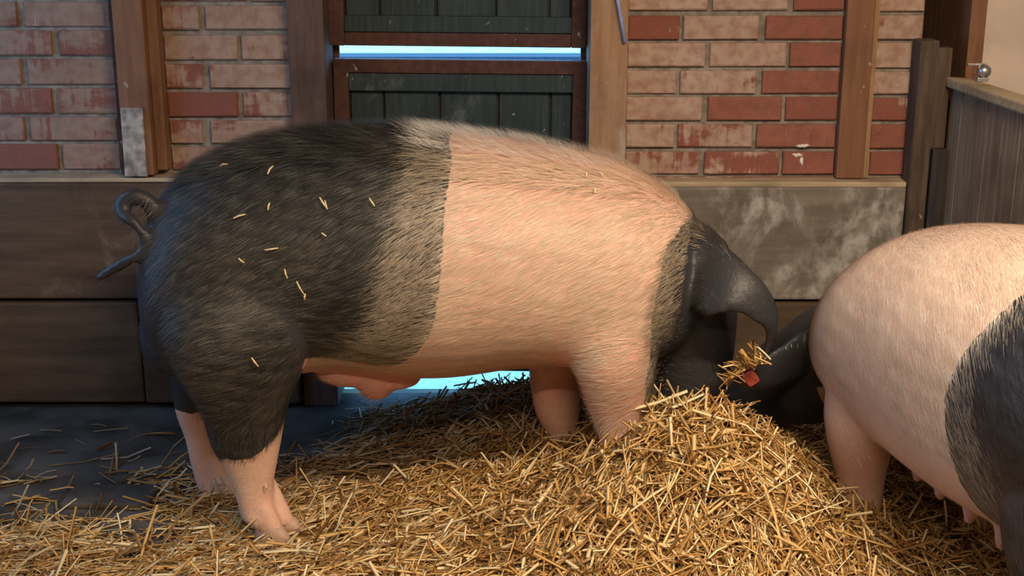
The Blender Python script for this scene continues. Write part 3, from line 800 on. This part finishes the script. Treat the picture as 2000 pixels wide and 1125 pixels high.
# ---- the sow on the right, heading away into the corner; local frame: s forward, l left, z up
SO = Vector((1.06, 2.60, 0)); SF = Vector((-.20, .98, 0)).normalized(); SL = Vector((-SF.y, SF.x, 0))
def loc(s, l, z): return SF * s + SL * l + Vector((0, 0, z))
def sow_body():
    bm = bmesh.new()
    st = [(-.82, .60, .50, .05), (-.79, .74, .43, .13), (-.70, .85, .39, .21), (-.55, .91, .37, .26), (-.35, .935, .345, .285), (-.12, .925, .315, .30), (.10, .895, .315, .30),
          (.28, .85, .33, .295), (.40, .775, .35, .27), (.49, .68, .36, .225), (.56, .60, .36, .18), (.61, .54, .38, .12)]
    rings = []
    for s, t, b, hw in spline(st, 4):
        rings.append((loc(s, 0, (t + b) / 2), SL * hw, Vector((0, 0, (t - b) / 2))))
    add_loft(bm, rings, 40, 2.15)
    def limb(rows):
        add_loft(bm, [(loc(s, l, z), SF * a, SL * b) for s, l, z, a, b in spline(rows, 3)], 24)
    for sg in (1, -1):
        limb([(.26, sg * .17, .52, .12, .09), (.27, sg * .185, .42, .105, .085), (.28, sg * .18, .33, .085, .075), (.285, sg * .17, .25, .062, .06), (.285, sg * .165, .18, .05, .052), (.285, sg * .165, .10, .046, .048), (.30, sg * .165, .045, .052, .046), (.31, sg * .165, .02, .05, .044)])
        limb([(-.48, sg * .14, .62, .19, .10), (-.50, sg * .16, .50, .18, .11), (-.54, sg * .175, .38, .14, .10), (-.60, sg * .175, .28, .09, .075), (-.64, sg * .17, .21, .06, .058), (-.62, sg * .165, .12, .048, .048), (-.60, sg * .165, .05, .05, .046), (-.585, sg * .165, .02, .05, .044)])
        for s in (-.34, -.22, -.10, .02, .12):
            add_loft(bm, [(loc(s, sg * .10, .36), SF * .03, SL * .03), (loc(s, sg * .11, .325), SF * .022, SL * .022), (loc(s, sg * .115, .305), SF * .0125, SL * .0125), (loc(s, sg * .117, .292), SF * .010, SL * .010)], 12)
    hd = [(.42, 0, .50, .19, .18), (.54, .04, .46, .175, .165), (.64, .09, .41, .155, .15), (.72, .14, .34, .135, .135), (.78, .19, .29, .11, .115), (.81, .24, .21, .088, .09), (.83, .27, .15, .07, .072), (.835, .28, .13, .066, .068)]
    pts = [(loc(s, l, z), w, h) for s, l, z, w, h in hd]
    rings = []
    for i, (pnt, w, h) in enumerate(pts):
        tg = (pts[min(i + 1, len(pts) - 1)][0] - pts[max(i - 1, 0)][0]).normalized()
        side = (SL - tg * tg.dot(SL)).normalized()
        rings.append((pnt, side * w, tg.cross(side) * h))
    add_loft(bm, rings, 28)
    for s_, l_ in ((.31, .165), (.31, -.165), (-.585, .165), (-.585, -.165)):
        add_toes(bm, loc(s_ + .012, l_, .004), SF, 1.05)
    # lop ears hanging forward
    for sg in (1, -1):
        rr = []
        E = [(at(1612, 690, 3.13), (6, 58, .03), .026), (at(1575, 690, 3.06), (10, 52, .03), .02), (at(1535, 712, 3.02), (14, 44, .03), .015), (at(1495, 730, 2.99), (12, 36, .02), .013), (at(1462, 742, 2.975), (8, 26, .02), .011), (at(1436, 748, 2.97), (2, 10, .0), .007)] if sg > 0 else None
        if sg > 0:
            q = spline([(*c, *((at(1500 + d[0], 700 + d[1], 3.0) - at(1500, 700, 3.0)) + Vector((0, d[2], 0))), th) for c, d, th in E], 5)
            cs = [(Vector(v[:3]) - SO, Vector(v[3:6]), v[6]) for v in q]
        else:
            q = spline([(.60, -.10, .60, .02, -.10, -.04, .026), (.70, -.16, .58, .03, -.09, -.04, .02), (.80, -.17, .50, .03, -.07, -.03, .015), (.88, -.15, .40, .02, -.05, -.02, .012), (.92, -.13, .32, .0, -.01, 0, .007)], 5)
            cs = [(loc(*v[:3]), loc(*v[3:6]), v[6]) for v in q]
        out = []
        for i, (c, a, th) in enumerate(cs):
            tg = (cs[min(i + 1, len(cs) - 1)][0] - cs[max(i - 1, 0)][0]).normalized()
            out.append((c, a, tg.cross(a).normalized() * th))
        add_loft(bm, out, 20)
    tl = spline([(-.80, 0, .66, .022), (-.86, .01, .66, .017), (-.885, .03, .62, .014), (-.87, .05, .58, .012), (-.86, .03, .55, .011), (-.88, .0, .51, .010), (-.89, -.01, .45, .008)], 4)
    add_tube(bm, [loc(a, b, c) for a, b, c, d in tl], [d for a, b, c, d in tl], 10)
    return remesh(bm, 0.0085, 7)
sow_me = sow_body()
sow = empty('sow', SO); tag(sow, 'pink-shouldered sow with black hindquarters heading away at the right edge', 'pig')
sbody = link('body', sow_me, M['sow_skin'], sow)
V = coords(sow_me).astype(np.float64)
sf, sl = np.array(SF), np.array(SL)
def sow_s(P):
    S, Lt, Zz = P @ sf, P @ sl, P[:, 2]
    front = np.maximum(S + .45 * np.abs(Lt) - .585, (S - .40) * (Lt > .325) * 1.0 - (Lt <= .325) * 1.0)
    edge = -.255 + .26 * np.clip(.62 - Zz, -.4, .4) * -.55 - .12 * sstep(Zz, .62, .95)
    ew = np.array([np.array(at(*q) - SO) for q in ((1600, 692, 3.11), (1575, 690, 3.06), (1535, 712, 3.02), (1495, 730, 2.99), (1462, 742, 2.975), (1436, 748, 2.97))])
    dist = np.full(len(P), 9.0)
    for a, b in zip(ew[:-1], ew[1:]):
        t = np.clip((P - a) @ (b - a) / ((b - a) @ (b - a)), 0, 1)
        dist = np.minimum(dist, np.linalg.norm(P - a - t[:, None] * (b - a), axis=1))
    front = np.maximum(front, .088 - dist)
    return S, Zz, edge, front
S, Zz, edge, front = sow_s(V)
set_attr(sow_me, 'skin_s', np.maximum(edge - S, front))
set_attr(sow_me, 'blush', sstep(Zz, .46, .30) * .6)
def sow_flow(P):
    S = P @ sf
    f = -sf[None, :] * .8 + np.array([0, 0, -.75])[None, :] + 0 * P
    leg = sstep(P[:, 2], .36, .28)
    return f * (1 - leg)[:, None] + np.array([0, 0, -1.0]) * leg[:, None]
def sow_style(P, N):
    S, Zz, edge, front = sow_s(P); n = len(P)
    jit = rng.normal(0, .018, n)
    white = (S + jit > edge - .035 - .075 * sstep(Zz, .75, .55)) & (front + jit < .0)
    sh = np.clip(.5 + .5 * wob(P, 190, 4) + rng.normal(0, .18, n), 0, 1)
    dk = np.array([.012, .012, .013]) * (1 - sh)[:, None] + np.array([.05, .05, .052]) * (sh ** 2)[:, None]
    wh = np.array([.55, .46, .36]) * (1 - sh)[:, None] + np.array([.82, .74, .62]) * sh[:, None]
    onb = (edge - S) > 0
    wh = np.where((onb & white)[:, None], wh * .42, wh)
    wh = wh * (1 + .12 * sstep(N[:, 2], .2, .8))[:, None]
    tint = np.where(white[:, None], wh, dk)
    L = rng.uniform(.022, .045, n); L = np.where(front > 0, L * .4, L); L = np.where(Zz < .33, L * .45, L)
    r = rng.random(n)
    keep = ~(((Zz < .52) & white & ~onb) & (r < .75)) & ~((front > 0) & (r < .8))
    return L, np.full(n, .0008), rng.uniform(.06, .18, n), tint, keep
grow_hair('bristles', sow_me, 150000, sow_flow, sow_style, sow)
for s, l in ((.31, .165), (.31, -.165), (-.585, .165), (-.585, -.165)):
    pnt = loc(s + .012, l, .004)
    bmh = bmesh.new(); hoof_pair(bmh, pnt, SF, 1.0)
    link('hoof', bm_mesh('hoof', bmh, True), M['horn'], sow)
sbvh = BVHTree.FromPolygons([v.co + SO for v in sow_me.vertices], [tuple(p.vertices) for p in sow_me.polygons])
h = sbvh.ray_cast(CAM, ray(1466, 738).normalized())
hp, hn = (h[0], h[1]) if h[0] is not None else (at(1466, 738, 2.96), Vector((0, -1, 0)))
bm = bmesh.new()
a = hn.cross(Vector((0, 0, 1))).normalized(); b = hn.cross(a)
a, b = (a * .8 + b * .6).normalized(), (b * .8 - a * .6).normalized()
add_loft(bm, [(hp - SO - hn * .004, a * .015, b * .023), (hp - SO + hn * .003, a * .016, b * .024), (hp - SO + hn * .0045, a * .014, b * .022)], 24, 5.0)
link('ear_tag', bm_mesh('ear_tag', bm), M['tag_red'], sow)['label'] = 'red tag on the ear'

# ------------------------------------------------------------------ straw
def hmap(x, y):
    x = np.asarray(x, float); y = np.asarray(y, float)
    g2 = lambda cx, cy, sx, sy: np.exp(-((x - cx) / sx) ** 2 - ((y - cy) / sy) ** 2)
    cover = sstep(x + (3.0 - y) * .5, -1.0, -.30)
    h = .035 * cover
    h = h + .295 * g2(.48, 2.82, .32, .42) + .05 * g2(.15, 2.85, .35, .35)
    h = h + .075 * g2(.02, 3.68, .36, .18) + .06 * g2(.2, 3.4, .4, .4)
    h = h + .02 * g2(1.0, 2.8, .4, .5) + .05 * g2(-.3, 2.6, .6, .25)
    h = h + .010 * np.sin(x * 17 + 1.3 * np.sin(y * 9)) * np.cos(y * 14 + x * 5) * cover
    h = h + .009 * np.sin(x * 43 + 2 * np.sin(y * 31)) * np.sin(y * 47 + 1.7 * np.sin(x * 29)) * cover
    h = h - .03 * g2(-.60, 2.98, .16, .10)
    return h * sstep(4.02 - y, -.02, .1) - .006 * (1 - cover)
gx_, gy_ = np.meshgrid(np.linspace(-1.9, 1.21, 120), np.linspace(1.7, 3.92, 90))
gzv = hmap(gx_, gy_)
TV = np.stack([gx_, gy_, gzv - .012], -1).reshape(-1, 3)
nxg, nyg = 120, 90
i0 = (np.arange(nyg - 1)[:, None] * nxg + np.arange(nxg - 1)[None, :]).ravel()
TF = np.stack([i0, i0 + 1, i0 + nxg + 1, i0, i0 + nxg + 1, i0 + nxg], 1).reshape(-1, 3)

def straws(n):
    xs = rng.uniform(-1.9, 1.18, n * 3); ys = rng.uniform(1.75, 3.88, n * 3)
    dens = sstep(xs + (3.0 - ys) * .55 + .2 * np.sin(ys * 7 + xs * 3), -1.22, -.32)
    dens = np.maximum(dens, .55 * sstep(3.03 - ys + .06 * np.sin(xs * 9), -.05, .10))
    dens = np.maximum(dens, np.where(ys > 3.45, .010, .030))
    dens *= np.where(ys > 3.5, .75, 1) * np.where(ys < 2.3, .4, 1) * np.where((ys > 3.8) & ((xs < -.5) | (xs > .2)), 0, 1)
    k = np.where(rng.random(n * 3) < dens)[0][:n]
    x, y = xs[k], ys[k]; n = len(x)
    wa, wb = at(1412, 738, 2.93), at(1484, 682, 2.935)
    NW = 60
    tw = rng.random(NW)
    x[:NW] = wa.x + (wb.x - wa.x) * tw + rng.normal(0, .008, NW); y[:NW] = 2.932 + rng.normal(0, .015, NW)
    L = rng.gamma(3.0, .021, n) + .02; L = np.minimum(L, .20)
    az = rng.uniform(0, 2 * np.pi, n)
    big = (rng.random(n) < .06) & (x > -.6)
    L = np.where(big, rng.uniform(.08, .17, n), L)
    flat = x < -.1
    az = np.where(flat & (rng.random(n) < .5), rng.normal(0.05, .35, n), az)
    tilt = rng.normal(0, .28, n) + .1
    thick = sstep(x, -.5, .3)
    heap = np.exp(-((x - .46) / .4) ** 2 - ((y - 2.8) / .5) ** 2)
    tilt = np.where(rng.random(n) < .10 + .2 * heap, rng.uniform(.3, 1.1, n), tilt * (.35 + .65 * thick))
    e = .02
    sx = (hmap(x + e, y) - hmap(x - e, y)) / (2 * e); sy = (hmap(x, y + e) - hmap(x, y - e)) / (2 * e)
    d = np.stack([np.cos(az), np.sin(az), np.zeros(n)], 1)
    d[:, 2] = sx * d[:, 0] + sy * d[:, 1] + np.tan(np.clip(tilt, -1.2, 1.2))
    d /= np.linalg.norm(d, axis=1)[:, None]
    up = rng.gamma(1.6, .010, n) * (.25 + .75 * thick)
    c = np.stack([x, y, np.maximum(hmap(x, y), 0) + .003 + up], 1)
    c[:NW, 2] = wa.z + (wb.z - wa.z) * tw + rng.normal(0, .008, NW) - .004
    L[:NW] = rng.uniform(.02, .07, NW)
    low = c[:, 2] - np.abs(d[:, 2]) * L / 2
    c[:, 2] += np.where((low < .003), .003 - low, 0) * .8
    W = .0013 + rng.gamma(2.0, .0009, n)
    W = np.minimum(W, .0055); W = np.where(big, rng.uniform(.0028, .0048, n), W)
    c[:, 2] += np.where(big, .012, 0)
    W = np.where(L > .09, W * 1.1, W)
    side = np.cross(d, np.array([0, 0, 1.0]) + rng.normal(0, .4, (n, 3))); side /= np.linalg.norm(side, axis=1)[:, None] + 1e-9
    nr = np.cross(side, d)
    bend = (rng.normal(0, .06, n) * L)[:, None] * nr
    p0 = c - d * (L / 2)[:, None]; p1 = c + bend; p2 = c + d * (L / 2)[:, None]
    rings = []
    for p in (p0, p1, p2):
        for ang in (0.3, 2.4, 4.5):
            rings.append(p + side * (math.cos(ang) * W)[:, None] + nr * (math.sin(ang) * W * .6)[:, None])
    Vs = np.stack(rings, 1).reshape(-1, 3)
    f = []
    for r0 in (0, 3):
        for q in range(3):
            a, b = r0 + q, r0 + (q + 1) % 3
            f += [[a, b, b + 3], [a, b + 3, a + 3]]
    f = np.array(f)
    Fs = (np.arange(n)[:, None, None] * 9 + f[None]).reshape(-1, 3)
    t = rng.random(n) ** 1.15
    ca, cb, cc = np.array([.27, .125, .032]), np.array([.70, .42, .135]), np.array([.97, .82, .50])
    colr = np.where((t < .5)[:, None], ca + (cb - ca) * (t * 2)[:, None], cb + (cc - cb) * ((t - .5) * 2)[:, None])
    far_dark = (sstep(y, 3.1, 3.5) * sstep(x, .5, .1))[:, None]
    colr = colr * (1 - far_dark) + colr * np.array([.55, .52, .62]) * far_dark  # straw tinted darker and less yellow toward the back, left of the heap
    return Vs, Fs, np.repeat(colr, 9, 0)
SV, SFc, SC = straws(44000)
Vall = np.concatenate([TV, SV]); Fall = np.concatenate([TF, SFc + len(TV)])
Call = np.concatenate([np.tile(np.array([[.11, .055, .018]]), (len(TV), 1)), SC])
me = bpy.data.meshes.new('straw_bedding')
me.vertices.add(len(Vall)); me.vertices.foreach_set('co', Vall.astype(np.float32).ravel())
me.loops.add(Fall.size); me.loops.foreach_set('vertex_index', Fall.astype(np.int32).ravel())
me.polygons.add(len(Fall)); me.polygons.foreach_set('loop_start', np.arange(0, Fall.size, 3, dtype=np.int32))
me.update()
ca = me.color_attributes.new('tint', 'FLOAT_COLOR', 'POINT')
ca.data.foreach_set('color', np.concatenate([Call, np.ones((len(Call), 1))], 1).astype(np.float32).ravel())
bed = link('straw_bedding', me, M['straw'])
tag(bed, 'golden chopped straw bedding heaped in front of the boar', 'straw', kind='stuff')

# loose flecks of straw caught in the boar's coat
def fleck(px, py, L, ang, label, grp):
    p, nrm = hit(px, py)
    d = Vector((math.cos(ang), 0, math.sin(ang))); d = (d - nrm * d.dot(nrm)).normalized()
    s = nrm.cross(d)
    V, F = [], []
    for t, w in ((-.5, .7), (0, 1), (.5, .6)):
        for k in range(4):
            a = k * math.pi / 2 + .4
            V.append(d * (t * L) + s * (math.cos(a) * .0024 * w) + nrm * (math.sin(a) * .0016 * w + (.004 if t == 0 else 0)))
    for r in (0, 4):
        for k in range(4): F.append((r + k, r + (k + 1) % 4, r + 4 + (k + 1) % 4, r + 4 + k))
    F += [(3, 2, 1, 0), (8, 9, 10, 11)]
    me = mesh_from('straw_fleck', V, F)
    ca = me.color_attributes.new('tint', 'FLOAT_COLOR', 'POINT')
    ca.data.foreach_set('color', [.80, .62, .34, 1] * len(V))
    o = link('straw_fleck', me, M['straw']); o.location = p + nrm * .009
    tag(o, label, 'straw', grp)
FL = [(440, 328, .022, .2, 'straw fleck nearest the tail, high on the black rump of the boar'), (530, 336, .026, 1.3, 'upright straw fleck highest on the black back of the boar'),
      (527, 405, .018, 1.4, 'short upright straw fleck below the highest one on the black rump'), (633, 398, .032, -1.0, 'longer of two crossing straw flecks mid black back'),
      (639, 402, .022, -1.25, 'shorter of two crossing straw flecks mid black back'), (728, 397, .024, -1.0, 'straw fleck on black coat nearest the grey band of the boar'),
      (532, 486, .032, .15, 'level straw fleck in the middle of the black flank'), (473, 508, .018, -.7, 'small slanting straw fleck left of the level one on the black flank'),
      (560, 533, .024, -1.3, 'steep straw fleck just under the level one on the black flank'), (588, 560, .036, -1.1, 'longest straw fleck on the black flank, above the thigh'),
      (597, 577, .016, 1.4, 'tiny straw fleck touching the lower end of the longest one'), (470, 424, .03, .35, 'long shallow-slanted straw fleck on the black rump beside the tail'),
      (635, 458, .014, -.6, 'tiniest straw fleck alone on the black mid flank')]
for a in FL:
    fleck(*a, 'straw flecks on the black rump')
fleck(497, 705, .028, -1.0, 'pale straw fleck low on the black thigh of the boar', None)
fleck(516, 948, .024, -1.4, 'pale straw fleck on the pink hind shank of the boar', None)
for a in ((1143, 346, .018, 1.5, 'straw fleck on the pink shoulder, left of the upper pair'), (1172, 346, .018, -1.3, 'straw fleck on the pink shoulder, right of the upper pair'),
          (1160, 376, .018, 1.4, 'straw fleck on the pink shoulder below the upper pair')):
    fleck(*a, 'straw flecks on the pink shoulder')

# white splashes stuck to the right-hand bricks (children of the wall)
def splash(px, py, rx, rz, seed):
    r = random.Random(seed); p = at(px, py, WY - .003)
    n = 18; rim = [(math.cos(2 * math.pi * k / n) * rx * r.uniform(.5, 1.2), math.sin(2 * math.pi * k / n) * rz * r.uniform(.5, 1.2)) for k in range(n)]
    V = [(x, .004, z) for x, z in rim] + [(x * .75, -.0015, z * .75) for x, z in rim] + [(0, -.002, 0)]
    F = [(k, (k + 1) % n, n + (k + 1) % n, n + k) for k in range(n)] + [(n + k, n + (k + 1) % n, 2 * n) for k in range(n)]
    o = link('splash', mesh_from('splash', V, F, True), M['splash'], wall); o.location = p
M['splash'] = plain('chalky_white_splash', (0.70, 0.67, 0.62), 0.9, 0, 0.1)
for q in ((1569, 285, .026, .008, 1), (1558, 303, .020, .009, 2), (1566, 314, .008, .016, 3)):
    splash(*q)
